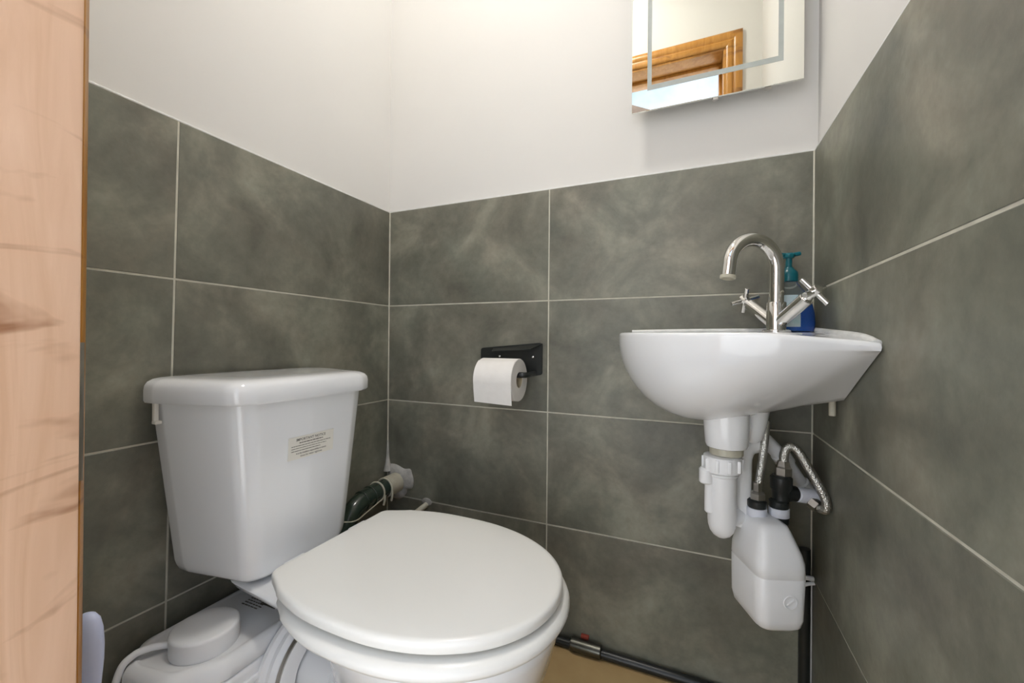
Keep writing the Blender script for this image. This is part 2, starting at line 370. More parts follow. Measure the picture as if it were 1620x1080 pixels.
# ------------------------------------------------------------------ toilet
YC = -.461
to = thing('toilet', (.45, YC, 0), 'white close-coupled toilet with closed cream seat lid', 'toilet')
def cis_plan(z, hb, hf, xf, inset=0, xb=.014):
    pts = [(xb, YC-hb+inset), (.045, YC-hb+inset), (xf-.012, YC-hf-.004+inset), (xf-inset, YC-hf*.80+inset*.5), (xf-inset+.004, YC),
           (xf-inset, YC+hf*.80-inset*.5), (xf-.012, YC+hf+.004-inset), (.045, YC+hb-inset), (xb, YC+hb-inset)]
    return [Vector((q[0], q[1], z)) for q in round_poly([Vector((a, b, 0)) for a, b in pts], [.006, .03, .035, .03, .1, .03, .035, .03, .006], 5)]
lv = []
for t in (0, .1, .3, .5, .7, .85, 1):
    z = .380 + (.680-.380)*t
    lv.append(cis_plan(z, .142+.038*t, .112+.030*t, .186+.014*t))
bot = [cis_plan(.343, .03, .03, .12), cis_plan(.344, .075, .062, .150), cis_plan(.347, .106, .086, .168), cis_plan(.353, .125, .101, .178), cis_plan(.361, .135, .108, .183), cis_plan(.370, .139, .110, .185)]
ci = add(to, 'cistern', rings(bot+lv), 'ceramic', True, 60)
lid = [cis_plan(.676, .184, .146, .206), cis_plan(.676, .1905, .1525, .212), cis_plan(.680, .1925, .1545, .214), cis_plan(.698, .1925, .1545, .214),
       cis_plan(.706, .1910, .1530, .2125), cis_plan(.712, .187, .149, .2085), cis_plan(.7165, .179, .141, .2005), cis_plan(.7185, .167, .129, .188),
       cis_plan(.7195, .137, .10, .160), cis_plan(.7197, .07, .05, .10)]
add(ci, 'cistern_lid', rings(lid), 'ceramic', True, 60)
tb = add(ci, 'side_tab', join(boxg((.040, YC-.1900, .640), (.048, YC-.183, .677), .0015), boxg((.040, YC-.1905, .640), (.052, YC-.180, .646), .0015)), 'sticker')
tb['label'] = 'small cream plastic tab under the cistern lid'

# sticker on the front of the cistern
def fx(z): return .186 + .014*(z-.395)/.285 + .0042
P0 = Vector((fx(.58)+.0004, -.510, .556)); sx_ = Vector((0, .1, 0)); 
zs, ze = .559, .602
def stk(y0, y1, z0, z1, d): return [(fx(z0)+d, y0, z0), (fx(z0)+d, y1, z0), (fx(z1)+d, y1, z1), (fx(z1)+d, y0, z1)]
stk_o = add(to, 'sticker', prism(stk(-.512, -.407, zs, ze, -.0012), (1, 0, 0), .0016), 'sticker', False)
stk_o['label'] = 'cream paper notice on the cistern front'
yd = Vector((fx(1)-fx(0), 0, 1)); xo = .0007
def line(txt, size, y, z, bold=0, al='CENTER'):
    return text_part(None, 'print', txt, size, (fx(z)+xo, y, z), (0, 1, 0), yd, 'ink', al, bold)
prints = [line('IMPORTANT NOTICE', .0072, -.462, .5935, .00012), line('It is the installers responsibility to ensure', .0042, -.4605, .5682, .00012),
          line('these for water tightness', .0050, -.4605, .5622, .00006)]
def dashes(y0, y1, z, h):
    g = []; y = y0
    while y < y1:
        w = random.uniform(.003, .009); w = min(w, y1-y)
        g.append(boxg((fx(z)+.0003, y, z), (fx(z)+.0007, y+w, z+h))); y += w + .0012
    return join(*g)
prints += [dashes(-.489, -.434, .5885, .0018), dashes(-.506, -.415, .5836, .0012), dashes(-.506, -.425, .5790, .0010), dashes(-.506, -.440, .5742, .0012)]
add(stk_o, 'print', join(*prints), 'ink', False)

# seat lid and seat ring
YS = -.4575
def dplan(z, off=0, dz=0, x0=.262, tip=.711):
    half = [(.0, .0), (.0, .06), (.0, .104), (.0, .122), (.0015, .130), (.006, .1365), (.014, .1415), (.026, .1475), (.042, .1555), (.06, .1645), (.12, .1800), (.18, .1845), (.25, .1825), (.31, .1700), (.36, .1490), (.40, .1215), (.43, .0870), (.448, .0500), (.4565, .0)]
    k = (tip-x0)/.4565
    pts = [Vector((x0+a*k, YS-h, z)) for a, h in half] + [Vector((x0+a*k, YS+h, z)) for a, h in half[-2:0:-1]]
    pts = pts[1:]                                        # drop the doubled middle of the back edge
    out = smooth_loop(pts, 4)
    c = Vector((.48, YS, z)); res = []
    for q in out:
        d = (q-c); L = d.length; v = c + d*(1+off/L); v.z = z + dz*(v.x-.262); res.append(v)
    return res
def slab(z0, z1, off, r, tilt=0, x0=.262, tip=.711):
    rs = [dplan(z0, off-r*1.3, tilt, x0, tip), dplan(z0, off-r*.4, tilt, x0, tip), dplan(z0+r*.4, off, tilt, x0, tip), dplan(z1-r, off, tilt, x0, tip),
          dplan(z1-r*.5, off-r*.14, tilt, x0, tip), dplan(z1-r*.12, off-r*.55, tilt, x0, tip), dplan(z1, off-r*1.3, tilt, x0, tip), dplan(z1+.0015, off-.06, tilt, x0, tip), dplan(z1+.0018, off-.14, tilt, x0, tip)]
    return rings(rs)
sl = add(to, 'seat_lid', slab(.3935, .4115, 0, .007, -.008), 'seat', True, 60)
sl['label'] = 'cream seat lid, closed'
# ring: outer and inner walls
rx = dict(x0=.292, tip=.711)
ro = [dplan(z, o, **rx) for z, o in ((.364, .004), (.3655, .0085), (.371, .0110), (.378, .0085), (.3825, .0020), (.3840, -.010), (.3830, -.045), (.378, -.058), (.369, -.060), (.364, -.055))]
add(to, 'seat_ring', rings(ro, closed=True), 'seat', True, 60)
for s in (-1, 1):
    add(to, 'hinge', join(cyl((.250, YC+s*.075-.02, .392), (.250, YC+s*.075+.02, .392), .0095), cyl((.250, YC+s*.075, .366), (.250, YC+s*.075, .392), .012)), 'plastic')

# pan: one loft from foot to rim, then down into the bowl
def pan(z, xa, xb, h, hb=None, sq=2.3):
    n = 48; cx = (xa+xb)/2; rx = (xb-xa)/2; out = []
    for k in range(n):
        a = 2*math.pi*k/n; c, s = math.cos(a), math.sin(a)
        hh = h if c > 0 or hb is None else h + (hb-h)*min(1, (-c)*1.3)
        out.append(Vector((cx + rx*math.copysign(abs(c)**(2/sq), c), YC + hh*math.copysign(abs(s)**(2/sq), s), z)))
    return out
pn = [pan(0, .31, .60, .105, .10), pan(.012, .305, .605, .110, .105), pan(.03, .31, .595, .100, .10), pan(.10, .315, .575, .088, .095), pan(.17, .31, .60, .098, .10),
      pan(.235, .305, .655, .125, .11), pan(.285, .29, .692, .150, .122), pan(.325, .28, .702, .163, .135), pan(.345, .272, .7085, .168, .14), pan(.358, .27, .7105, .1705, .142), pan(.365, .272, .708, .168, .14),
      pan(.366, .29, .690, .150, .125), pan(.363, .33, .660, .125, .11, 2), pan(.33, .345, .645, .115, .10, 2), pan(.26, .37, .60, .085, .08, 2), pan(.20, .41, .55, .05, .05, 2)]
add(to, 'pan', rings(pn), 'ceramic', True, 60)
def shelf(z, xa, xb, ha, hb, inset=0):
    return [Vector((q.x, q.y, z)) for q in round_poly([Vector(q) for q in ((xa+inset, YC-ha+inset, 0), (xb, YC-hb+inset, 0), (xb, YC+hb-inset, 0), (xa+inset, YC+ha-inset, 0))], [.04, .01, .01, .04], 6)]
add(to, 'pan_shelf', rings([shelf(.305, .12, .34, .050, .09, .02), shelf(.316, .10, .34, .078, .108, .01), shelf(.329, .09, .34, .092, .116), shelf(.338, .088, .34, .097, .118), shelf(.342, .09, .34, .095, .116, .002)]), 'ceramic', True, 60)
# outlet socket of the pan pushed into the pump
add(to, 'outlet_socket', lathe((.215, YC-.02, .18), (1, 0, 0), [(.052, 0), (.055, .004), (.055, .11)], 36), 'ceramic')

# ------------------------------------------------------------------ macerator pump
ma = thing('macerator_pump', (.11, -.46, 0), 'white plastic macerator pump box on the floor behind the toilet', 'pump')
def mplan(z, i, ya_=-.705, yb_=-.215, xa=.010, xb=.208):
    pts = [(xa, ya_+.05), (xa+.055, ya_), (xb-.05, ya_+.012), (xb, ya_+.075), (xb, yb_-.06), (xb-.05, yb_), (xa+.055, yb_), (xa, yb_-.05)]
    cx, cy = (xa+xb)/2, (ya_+yb_)/2; kx, ky = 1-i/((xb-xa)/2), 1-i/((yb_-ya_)/2)
    return [Vector((cx+(q.x-cx)*kx, cy+(q.y-cy)*ky, z)) for q in round_poly([Vector((a, b, 0)) for a, b in pts], .035, 5)]
add(ma, 'body', rings([mplan(0, .012), mplan(.004, .006), mplan(.03, .004), mplan(.225, 0), mplan(.232, .001), mplan(.234, .004)]), 'plastic', True, 50)
add(ma, 'cover', rings([mplan(.234, .005), mplan(.237, .002), mplan(.250, .003), mplan(.259, .008), mplan(.263, .015), mplan(.264, .020), mplan(.2625, .022), mplan(.2615, .026), mplan(.2630, .060), mplan(.2635, .08)]), 'greyplastic', True, 50)
cp = add(ma, 'round_cap', lathe((.124, -.610, .2640), (0, 0, 1), [(.0495, -.004), (.0505, .002), (.0505, .026), (.0495, .0295), (.046, .0312), (.03, .0318), (.001, .032)], 48), 'greyplastic', True, 50)
cp['label'] = 'round raised cap'
add(ma, 'cable', tube([(.086, -.645, .272), (.074, -.664, .276), (.062, -.682, .272), (.057, -.698, .255), (.060, -.709, .20), (.064, -.711, .10), (.07, -.712, .006)], .0055), 'plastic')
add(ma, 'side_rib', boxg((.206, -.60, .205), (.2125, -.25, .214), .002), 'plastic')
add(ma, 'side_rib', boxg((.206, -.60, .155), (.2115, -.25, .162), .002), 'plastic')
g = []
for k in range(5):
    y0 = -.515 + k*.0065; x = .075
    while x < .118:
        w_ = random.uniform(.004, .010); g.append(boxg((x, y0, .2632), (x+w_, y0+.0022, .2640))); x += w_+.002
g.append(boxg((.108, -.500, .2632), (.150, -.496, .2640))); g.append(boxg((.118, -.492, .2632), (.165, -.490, .2640)))
add(ma, 'printed_label', join(*g), 'ink', False)
ga = add(ma, 'gaiter', lathe((.208, YC-.02, .18), (1, 0, 0), [(.058, 0), (.098, 0), (.101, .003), (.101, .010), (.096, .013), (.093, .016), (.096, .019), (.096, .026), (.090, .030), (.088, .034), (.090, .037), (.090, .044), (.084, .048), (.058, .048)], 48, cap=False), 'plastic', True, 40)
ga['label'] = 'ribbed pale rubber sleeve between pump and pan'
add(ga, 'clamp_band', lathe((.246, YC-.02, .18), (1, 0, 0), [(.080, 0), (.0915, 0), (.0915, .007), (.080, .007)], 48, cap=False), 'steel', True, 40)

# ------------------------------------------------------------------ toilet brush by the doorway
tbx = Vector((.135, -.765, 0))
br = thing('toilet_brush', tbx, 'pale lilac plastic toilet brush handle beside the pine door frame', 'brush')
add(br, 'pot', lathe(tbx, (0, 0, 1), [(.038, 0), (.042, .003), (.044, .06), (.046, .12), (.044, .122), (.040, .118), (.036, .02)], 32), 'lilac')
add(br, 'handle', lathe(tbx, (0, 0, 1), [(.008, .03), (.009, .12), (.010, .20), (.0125, .26), (.0155, .31), (.0185, .345), (.019, .367), (.0175, .388), (.014, .402), (.008, .409), (.001, .411)], 28, sx=1.0, sy=.6, xdir=(.9, .4, 0)), 'lilac')

# ------------------------------------------------------------------ discharge pipe in the corner
dp = thing('discharge_pipe', (.045, -.08, .34), 'dark green rubber elbow joining a beige pipe in the tiled corner', 'pipe')
A0, A1, A2, A3, A4 = Vector((.046, -.230, .255)), Vector((.046, -.214, .298)), Vector((.046, -.186, .328)), Vector((.046, -.140, .341)), Vector((.044, -.045, .345))
add(dp, 'rubber_elbow', tube([A0, A1, A2, A3, A4], .0262, 24, 8), 'rubber')
for p in ((.046, -.160, .338), (.046, -.128, .342)):
    add(dp, 'elbow_rib', torus(p, (0, 1, .1), .0265, .0024), 'rubber')
for p in ((.045, -.098, .344), (.044, -.064, .345)):
    tie = add(dp, 'cable_tie', torus(p, (0, 1, 0), .0278, .0030), 'beige')
    add(tie, 'tie_tail', tube([(p[0]+.0275, p[1], p[2]-.006), (p[0]+.030, p[1]-.001, p[2]-.018), (p[0]+.027, p[1]-.002, p[2]-.034)], .0034, 8, 4), 'beige')
add(dp, 'wall_pipe', cyl((.044, -.060, .345), (.044, .004, .345), .0300, 28), 'beige')
pts = []
for k in range(22):
    a = 2*math.pi*k/22; r = .042 + .008*math.sin(3*a+.7) + random.uniform(-.003, .004)
    if math.sin(a) > .55: r += .010
    pts.append(Vector((max(.0015, .050 + r*1.1*math.cos(a)), 0, .344 + r*1.1*math.sin(a))))
pts = smooth_loop(pts, 3)
c0 = Vector((.044, 0, .345))
def ringat(s, d): return [Vector((c0.x+(q.x-c0.x)*s, -d + random.uniform(-.0006, .0006), c0.z+(q.z-c0.z)*s)) for q in pts]
se = add(dp, 'sealant', rings([ringat(1, -.001), ringat(1, .0025), ringat(.88, .007), ringat(.7, .010), ringat(.5, .012)]), 'sealant', True, 70)
se['label'] = 'rough grey sealant smeared around the pipe'
add(se, 'sealant_run', tube([(.008, -.008, .375), (.006, -.006, .395), (.004, -.004, .42), (.002, -.002, .47)], lambda t: .011*(1-t)**1.3+.0025, 10, 6), 'sealant', True, 70)
add(dp, 'wire', tube([(.055, -.24, .312), (.074, -.21, .308), (.077, -.17, .318), (.072, -.12, .326), (.068, -.085, .332)], .0016, 8, 6), 'beige')
# overflow stub through the notched tile
sp = thing('pipe_stub', (.135, -.02, .285), 'short cream plastic pipe stub poking from the tiles behind the seat', 'pipe')
add(sp, 'tube', cyl((.135, -.055, .270), (.150, .002, .288), .0085, 16), 'beige')
add(sp, 'filler', lathe((.152, .001, .298), (0, -1, 0), [(.017, 0), (.014, .0012), (.008, .002), (.001, .0022)], 14, 1.2, .8), 'sealant')

# ------------------------------------------------------------------ black pipe along the floor and up the corner
fp = thing('floor_pipe', (.86, -.02, 0), 'black plastic pipe lying along the floor under the basin wall', 'pipe')
add(fp, 'run', tube([(.30, -.016, .0115), (.6, -.016, .0115), (1.08, -.016, .0115)], .011, 16, 6), 'black')
add(fp, 'coupling', cyl((.612, -.0185, .0165), (.690, -.0185, .0165), .0160, 20, .002), 'darkmetal')
add(fp, 'red_mark', boxg((.635, -.010, .030), (.655, -.0005, .038), .001), 'redtape')
vp = thing('corner_pipe', (1.108, -.018, 0), 'black pipe rising up the corner beside the water heater', 'pipe')
add(vp, 'riser', tube([(1.09, -.016, .0115), (1.105, -.016, .016), (1.110, -.016, .04), (1.111, -.014, .12), (1.111, -.014, .36)], .0105, 14, 6), 'black')
cl = add(vp, 'clip', join(boxg((1.060, -.034, .3035), (1.124, -.026, .3120), .002), tube([(1.124, -.032, .300), (1.110, -.034, .296), (1.101, -.032, .286), (1.099, -.030, .262)], .0035, 10, 6)), 'plastic', True, 50)
cl['label'] = 'white plastic pipe clip'
add(vp, 'sealant_strip', boxg((1.1215, -.0105, 0), (1.1255, -.0065, .30), .001), 'silicone')

# ------------------------------------------------------------------ toilet roll holder and roll
th = thing('toilet_roll_holder', (.45, -.02, .74), 'black metal toilet roll holder with a small shelf on the tiles', 'roll holder')
add(th, 'back_plate', prism([(q.x, 0, q.z) for q in round_poly([Vector(q) for q in ((.335, 0, .730), (.335, 0, .770), (.522, 0, .787), (.522, 0, .700), (.470, 0, .692), (.455, 0, .730))], .008, 4)], (0, -1, 0), .004, .001), 'black', False)
add(th, 'shelf', prism([(.375, -.003, .7705), (.522, -.003, .7845), (.500, -.034, .7700), (.385, -.034, .7620)], (0, 0, -1), .003, .0005), 'black', False)
add(th, 'arm', tube([(.500, -.002, .703), (.502, -.03, .703), (.504, -.062, .703), (.498, -.0755, .703), (.480, -.078, .703), (.43, -.078, .703), (.372, -.078, .703)], .0072, 12, 6), 'black')
for x in (.395, .495):
    add(th, 'screw', lathe((x, -.004, .748), (0, -1, 0), [(.0035, 0), (.0035, .001), (.002, .002)], 12), 'chrome')
tr = thing('toilet_roll', (.435, -.078, .69), 'white toilet paper roll hanging on the black holder', 'toilet roll')
AX = Vector((.382, -.078, .6905)); RR = .0545
add(tr, 'paper', lathe(AX, (1, 0, 0), [(.0205, 0), (RR-.001, 0), (RR, .0015), (RR, .1035), (RR-.001, .105), (.0205, .105)], 56, cap=False, closed=True), 'paper', True, 40)
add(tr, 'core', lathe(AX, (1, 0, 0), [(.0195, .001), (.0204, .001), (.0204, .104), (.0195, .104)], 32, cap=False, closed=True), 'card', True, 40)
sh = []
for k in range(15):
    a = math.radians(118) + math.radians(75)*k/14        # from the top over the front
    sh.append((AX.y + (RR+.0012)*math.cos(a), AX.z + (RR+.0012)*math.sin(a)))
sh += [(AX.y-RR-.0012+.002*k, AX.z-.010-.0115*k) for k in range(1, 5)]
V = []; F = []
for i, (y, z) in enumerate(sh):
    for x in (AX.x+.0005, AX.x+.1045):
        zz = z - (.004 if i == len(sh)-1 and x > .45 else 0)
        V += [(x, y, zz), (x, y+.0008, zz)]
for i in range(len(sh)-1):
    b = i*4; c = b+4
    F += [[b, b+2, c+2, c], [b+1, c+1, c+3, b+3], [b, c, c+1, b+1], [b+2, b+3, c+3, c+2]]
F += [[0, 1, 3, 2], [b+4, b+6, b+7, b+5]]
add(tr, 'loose_sheet', (V, F), 'paper', True, 50)

# ------------------------------------------------------------------ mirror
mr = thing('mirror', (.926, -.02, 1.335), 'rectangular wall mirror with a frosted inner border above the basin', 'mirror')
X0, X1, Z0, Z1, YM = .755, 1.0985, 1.3345, 1.935, -.040
add(mr, 'glass', boxg((X0, YM, Z0), (X1, YM+.005, Z1), .0006, 1), 'mirror', False)
add(mr, 'back_box', boxg((X0+.03, YM+.005, Z0+.025), (X1-.03, TT, Z1-.025), .003), 'greyplastic')
def band(a, b, c, d, e, f, g_, h): return boxg((a, YM-.0005, c), (b, YM+.001, d))
bx0, bx1, bz0, bz1, bw = .7905, 1.0625, 1.3815, 1.888, .0095
fr = prism([(bx0, YM, bz0), (bx1, YM, bz0), (bx1, YM, bz1), (bx0, YM, bz1)], (0, -1, 0), .0004)
add(mr, 'frosted_strip', boxg((bx0, YM-.0004, bz0), (bx1, YM+.001, bz0+bw+.002)), 'frost', False)
add(mr, 'frosted_strip', boxg((bx0, YM-.0004, bz1-bw), (bx1, YM+.001, bz1)), 'frost', False)
add(mr, 'frosted_strip', boxg((bx0, YM-.0004, bz0+bw+.002), (bx0+bw, YM+.001, bz1-bw)), 'frost', False)
add(mr, 'frosted_strip', boxg((bx1-bw, YM-.0004, bz0+bw+.002), (bx1, YM+.001, bz1-bw)), 'frost', False)
for x in (.935, 1.036):
    add(mr, 'clip', boxg((x-.006, YM+.004, Z0-.0040), (x+.006, YM+.010, Z0+.028), .001), 'steel', False)

# ------------------------------------------------------------------ corner basin
ba = thing('corner_basin', (1.0, -.15, .62), 'white ceramic corner basin fixed to the tiled walls', 'basin')
CX, CY = .174, .176                         # waste, measured from the corner along back wall and right wall
outl = [(-.02, .345), (.05, .350), (.12, .352), (.20, .333), (.275, .288), (.335, .224), (.374, .152), (.389, .080), (.383, .025), (.350, -.03),
        (.27, -.075), (.17, -.09), (.05, -.085), (-.04, -.06), (-.085, .03), (-.095, .15), (-.075, .27)]
outl = smooth_loop([Vector((a, b, 0)) for a, b in outl], 6)
NB = len(outl)
def ztop(a, b): return .814 - .009*(max(0, b)/.34) - .013*max(0, 1-a/.14)*(max(0, b)/.34)**2
def clipw(a, b):
    """pull a point back along its ray to the wall faces"""
    s = 1.0; da, db = a-CX, b-CY; e = .0015
    if CX+da < e: s = min(s, (CX-e)/-da)
    if CY+db < e: s = min(s, (CY-e)/-db)
    return s
def P3(a, b, z): return Vector((W-a, -b, z))
D = .188
def bring(s, zf, lim=True):
    """ring at fraction s of the virtual oval, clipped at the walls"""
    r = []
    for q in outl:
        da, db = (q.x-CX)*s, (q.y-CY)*s; k = clipw(CX+da, CY+db)
        a, b = CX+da*k, CY+db*k; se_ = s*k
        r.append(P3(a, b, zf(se_, a, b, s)))
    return r
def under(se_, a, b, s):
    z = ztop(a, b) - .012 - (D-.012)*math.sqrt(max(0, 1-(min(1, se_)**2.15)))
    zl = ztop(a, b) - .012 - .100*min(1, max(0, (.346-b)/.150))          # the end against the right wall rakes back
    w = max(0, min(1, 1-a/.33))**1.4
    k = .022; h = max(0, min(1, .5 + .5*(zl-z)/k)); zm = z + (zl-z)*h + k*h*(1-h)     # soft maximum
    return z + (zm-z)*w
bs = [bring(s, under) for s in (.16, .24, .34, .45, .56, .66, .75, .83, .89, .935, .965, .985, .996, 1.0)]
# wall and rim sides up to the top, then across the deck and down into the bowl
def top(off): return lambda se_, a, b, s: ztop(a, b) - off
bs += [bring(1.0, top(.007)), bring(.997, top(.0035)), bring(.988, top(.0012)), bring(.97, top(0)), bring(.94, top(0))]
# the bowl opening sits forward of the deck where the tap stands
OX, OY = .196, .198
def bowl(rad, dz): return [P3(OX + (q.x-CX)/1.0*rad*.62 if True else 0, OY + (q.y-CY)*rad*.62, ztop(OX, OY) - dz) for q in outl]
def bowlr(s, dz):
    r = []
    for q in outl:
        d = Vector((q.x-CX, q.y-CY, 0)); a = math.atan2(d.y, d.x); R = .118 + .016*math.cos(2*(a-math.radians(135)))
        aa, bb = OX + R*s*math.cos(a), OY + R*s*math.sin(a); r.append(P3(aa, bb, ztop(aa, bb) - dz))
    return r
bs += [bowlr(1.06, 0), bowlr(1.0, .003), bowlr(.96, .012), bowlr(.9, .04), bowlr(.78, .075), bowlr(.55, .10), bowlr(.3, .112), bowlr(.12, .116)]
add(ba, 'bowl', rings(bs), 'ceramic', True, 60)
WX = Vector((W-CX, -CY, 0))
add(ba, 'waste_boss', lathe(WX, (0, 0, 1), [(.030, .592), (.0345, .594), (.037, .600), (.0385, .620), (.0400, .640), (.0405, .672)], 36), 'ceramic')
add(ba, 'overflow_boss', lathe(WX + Vector((.044, .036, 0)), (0, 0, 1), [(.014, .600), (.020, .606), (.026, .628), (.034, .670)], 28), 'ceramic')
add(ba, 'silicone_bead', join(tube([(W-.37, -.003, .815), (W-.25, -.004, .817), (W-.12, -.004, .8175), (W-.008, -.006, .818)], .0048, 8, 8),
                             tube([(W-.006, -.006, .818), (W-.006, -.10, .812), (W-.006, -.20, .8055), (W-.006, -.30, .798), (W-.005, -.344, .789)], .0062, 8, 8)), 'silicone', True, 70)
add(ba, 'fixing', cyl((W-.007, -.160, .662), (W-.007, -.160, .705), .0055), 'beige')

# tap
ZT = .8085
TB = Vector((1.044, -.096, ZT)); sd = Vector((-.80, -.60, 0)); hd = Vector((.60, -.80, 0)); Zu = Vector((0, 0, 1))
ta = thing('mixer_tap', TB, 'chrome swan-neck mixer tap with two cross handles on the basin', 'tap')
add(ta, 'base_flange', lathe(TB, Zu, [(.024, -.002), (.0255, .001), (.0255, .006), (.022, .008)], 32), 'chrome')
add(ta, 'body', lathe(TB, Zu, [(.0175, .006), (.0175, .060), (.0165, .062), (.0125, .063)], 32), 'chrome', True, 40)
R = .055; zc = .128
pp = [TB+Zu*.06, TB+Zu*.09, TB+Zu*zc]
for k in range(1, 15):
    a = math.pi*k/15*1.06; pp.append(TB + Zu*(zc + R*math.sin(a)) + sd*(R - R*math.cos(a)))
e = pp[-1]; d = (pp[-1]-pp[-2]).normalized(); pp.append(e + d*.010); pp.append(e + d*.022)
spo = add(ta, 'spout', tube(pp, .0132, 24, 4), 'chrome', True, 50)
add(spo, 'aerator', lathe(pp[-1]-d*.002, d, [(.0138, 0), (.0140, .001), (.0140, .006), (.0115, .007), (.0108, .003), (.001, .002)], 24), 'beige')
for s in (1, -1):
    hv = hd*s; st_ = TB + Zu*.022 + hv*.006; hub = TB + Zu*.074 + hv*.080; ax = (hub-st_).normalized()
    v = add(ta, 'valve_stem', join(cyl(st_, st_+(hub-st_)*.80, .0128, 24, .001), cyl(st_+(hub-st_)*.80, hub, .0075, 20)), 'chrome', True, 40)
    x, y, _ = frame(ax)
    x, y = (x+y*.35*s).normalized(), None; y = ax.cross(x)
    hp = [cyl(hub-ax*.008, hub+ax*.010, .0095, 20, .0015)]
    for w_ in (x, -x, y, -y): hp.append(cyl(hub+w_*.004, hub+w_*.031, .0048, 16, .0008))
    add(v, 'cross_handle', join(*hp), 'chrome', True, 40)

# soap bottle
SB = Vector((1.079, -.052, ZT+.002)); wx = Vector((.93, .36, 0))
so = thing('soap_bottle', SB, 'clear pump bottle of blue hand soap behind the tap', 'soap bottle')
def brow(h, w_, d_, shift=0, i=0):
    y = Vector((-wx.y, wx.x, 0)); n = 36; r = []
    for k in range(n):
        a = 2*math.pi*k/n; c, s = math.cos(a), math.sin(a)
        r.append(SB + Zu*h + wx*(shift + (w_-i)*math.copysign(abs(c)**.85, c)) + y*((d_-i)*math.copysign(abs(s)**.85, s)))
    return r
shell = [(0, .036, .022, 0), (.003, .040, .025, 0), (.02, .0415, .0255, 0), (.04, .040, .025, 0), (.06, .036, .0235, -.001), (.078, .029, .021, -.003), (.092, .021, .017, -.006), (.100, .0155, .0145, -.008), (.108, .013, .013, -.008)]
add(so, 'bottle', rings([brow(*q) for q in shell]), 'clear', True, 60)
add(so, 'liquid', rings([brow(h+.001, w_, d_, s, .0018) for h, w_, d_, s in shell[1:5]]), 'soap', True, 60)
NK = SB + wx*-.008
add(so, 'pump_collar', lathe(NK, Zu, [(.0145, .104), (.0165, .105), (.0165, .118), (.0155, .124), (.010, .130), (.0075, .134)], 28), 'teal')
add(so, 'pump_stem', cyl(NK+Zu*.132, NK+Zu*.156, .0058, 18), 'teal')
add(so, 'pump_head', join(lathe(NK, Zu, [(.0085, .153), (.0105, .156), (.0105, .160), (.008, .163)], 20), tube([NK+Zu*.160-wx*.013, NK+Zu*.160, NK+Zu*.161+wx*.012, NK+Zu*.163+wx*.022], .0042, 10, 5)), 'teal')
yv = Vector((-wx.y, wx.x, 0)); V = []; F = []
for i in range(9):
    for j in range(7):
        h = .012 + .064*i/8; a = math.radians(-168 + 78*j/6)
        k = next(q for q in range(len(shell)-1) if shell[q+1][0] >= h); t = (h-shell[k][0])/(shell[k+1][0]-shell[k][0])
        w_, d_, s_ = [shell[k][m]+(shell[k+1][m]-shell[k][m])*t for m in (1, 2, 3)]
        c, s = math.cos(a), math.sin(a)
        V.append(SB + Zu*h + wx*(s_ + (w_+.0006)*math.copysign(abs(c)**.85, c)) + yv*((d_+.0006)*math.copysign(abs(s)**.85, s)))
for i in range(8):
    for j in range(6): b = i*7+j; F.append([b, b+1, b+8, b+7])
add(so, 'front_label', (V, F), 'label', True)

# ------------------------------------------------------------------ trap and waste under the basin
tp = thing('basin_trap', WX + Zu*.43, 'white plastic trap hanging from the basin outlet', 'trap')
TC = Vector((.945, -.182, 0))
add(tp, 'rubber_washer', lathe(WX, Zu, [(.026, .578), (.029, .580), (.029, .594)], 28), 'beige')
add(tp, 'tailpiece', cyl(WX+Zu*.55, WX+Zu*.592, .020), 'plastic')
def nut(o, z0, z1, r):
    g = [lathe(Vector(o), Zu, [(r-.002, z0), (r, z0+.001), (r, z1-.001), (r-.003, z1)], 28)]
    for k in range(10):
        a = 2*math.pi*k/10; c = Vector(o) + Vector((math.cos(a), math.sin(a), 0))*r
        g.append(boxg((c.x-.003, c.y-.003, z0+.004), (c.x+.003, c.y+.003, z1-.004), .001))
    return join(*g)
add(tp, 'nut', nut(TC, .548, .578, .0325), 'plastic', True, 40)
RB = TC + Vector((.036, .046, 0))
add(tp, 'front_leg', lathe(TC, Zu, [(.001, .4235), (.008, .4245), (.015, .4290), (.0205, .4365), (.0235, .4460), (.0245, .4560), (.0250, .556)], 28), 'plastic', True, 60)
add(tp, 'rear_leg', tube([RB+Zu*.440, RB+Zu*.49, RB+Zu*.55, RB+Zu*.572+Vector((.002, .002, 0)), RB+Zu*.588+Vector((.012, .010, 0)), RB+Zu*.594+Vector((.034, .022, 0))], .0185, 20, 6), 'plastic', True, 60)
add(tp, 'link', cyl(TC+Zu*.456, RB+Zu*.456, .017, 18), 'plastic')
add(tp, 'nut', nut(RB, .437, .450, .0215), 'plastic', True, 40)
rl = Vector((-.6, -.75, 0)).normalized(); sdv = Vector((-.916, -.400, 0))
add(tp, 'side_lug', join(cyl(TC+sdv*.030+Zu*.525, TC+sdv*.030+Zu*.555, .0125, 20, .003), cyl(TC+sdv*.022+Zu*.47, TC+sdv*.022+Zu*.53, .010, 16, .003)), 'plastic')
add(tp, 'moulding_ring', torus(TC+Zu*.543, Zu, .0245, .003), 'plastic')
wp = thing('waste_pipe', (1.07, -.05, .54), 'white plastic waste pipe sloping down to the corner under the basin', 'pipe')
w0, w1, w2, w3 = Vector((1.020, -.095, .603)), Vector((1.062, -.070, .556)), Vector((1.092, -.052, .510)), Vector((1.120, -.040, .470))
add(wp, 'tube', tube([w0, w1, w2, w3], .0135, 20, 6), 'plastic')
dv = (w2-w1).normalized()
add(wp, 'coupling', cyl(w1-dv*.016, w1+dv*.012, .0175, 24, .002), 'plastic')
add(wp, 'coupling', cyl(w2+dv*.002, w2+dv*.022, .0170, 24, .002), 'plastic')
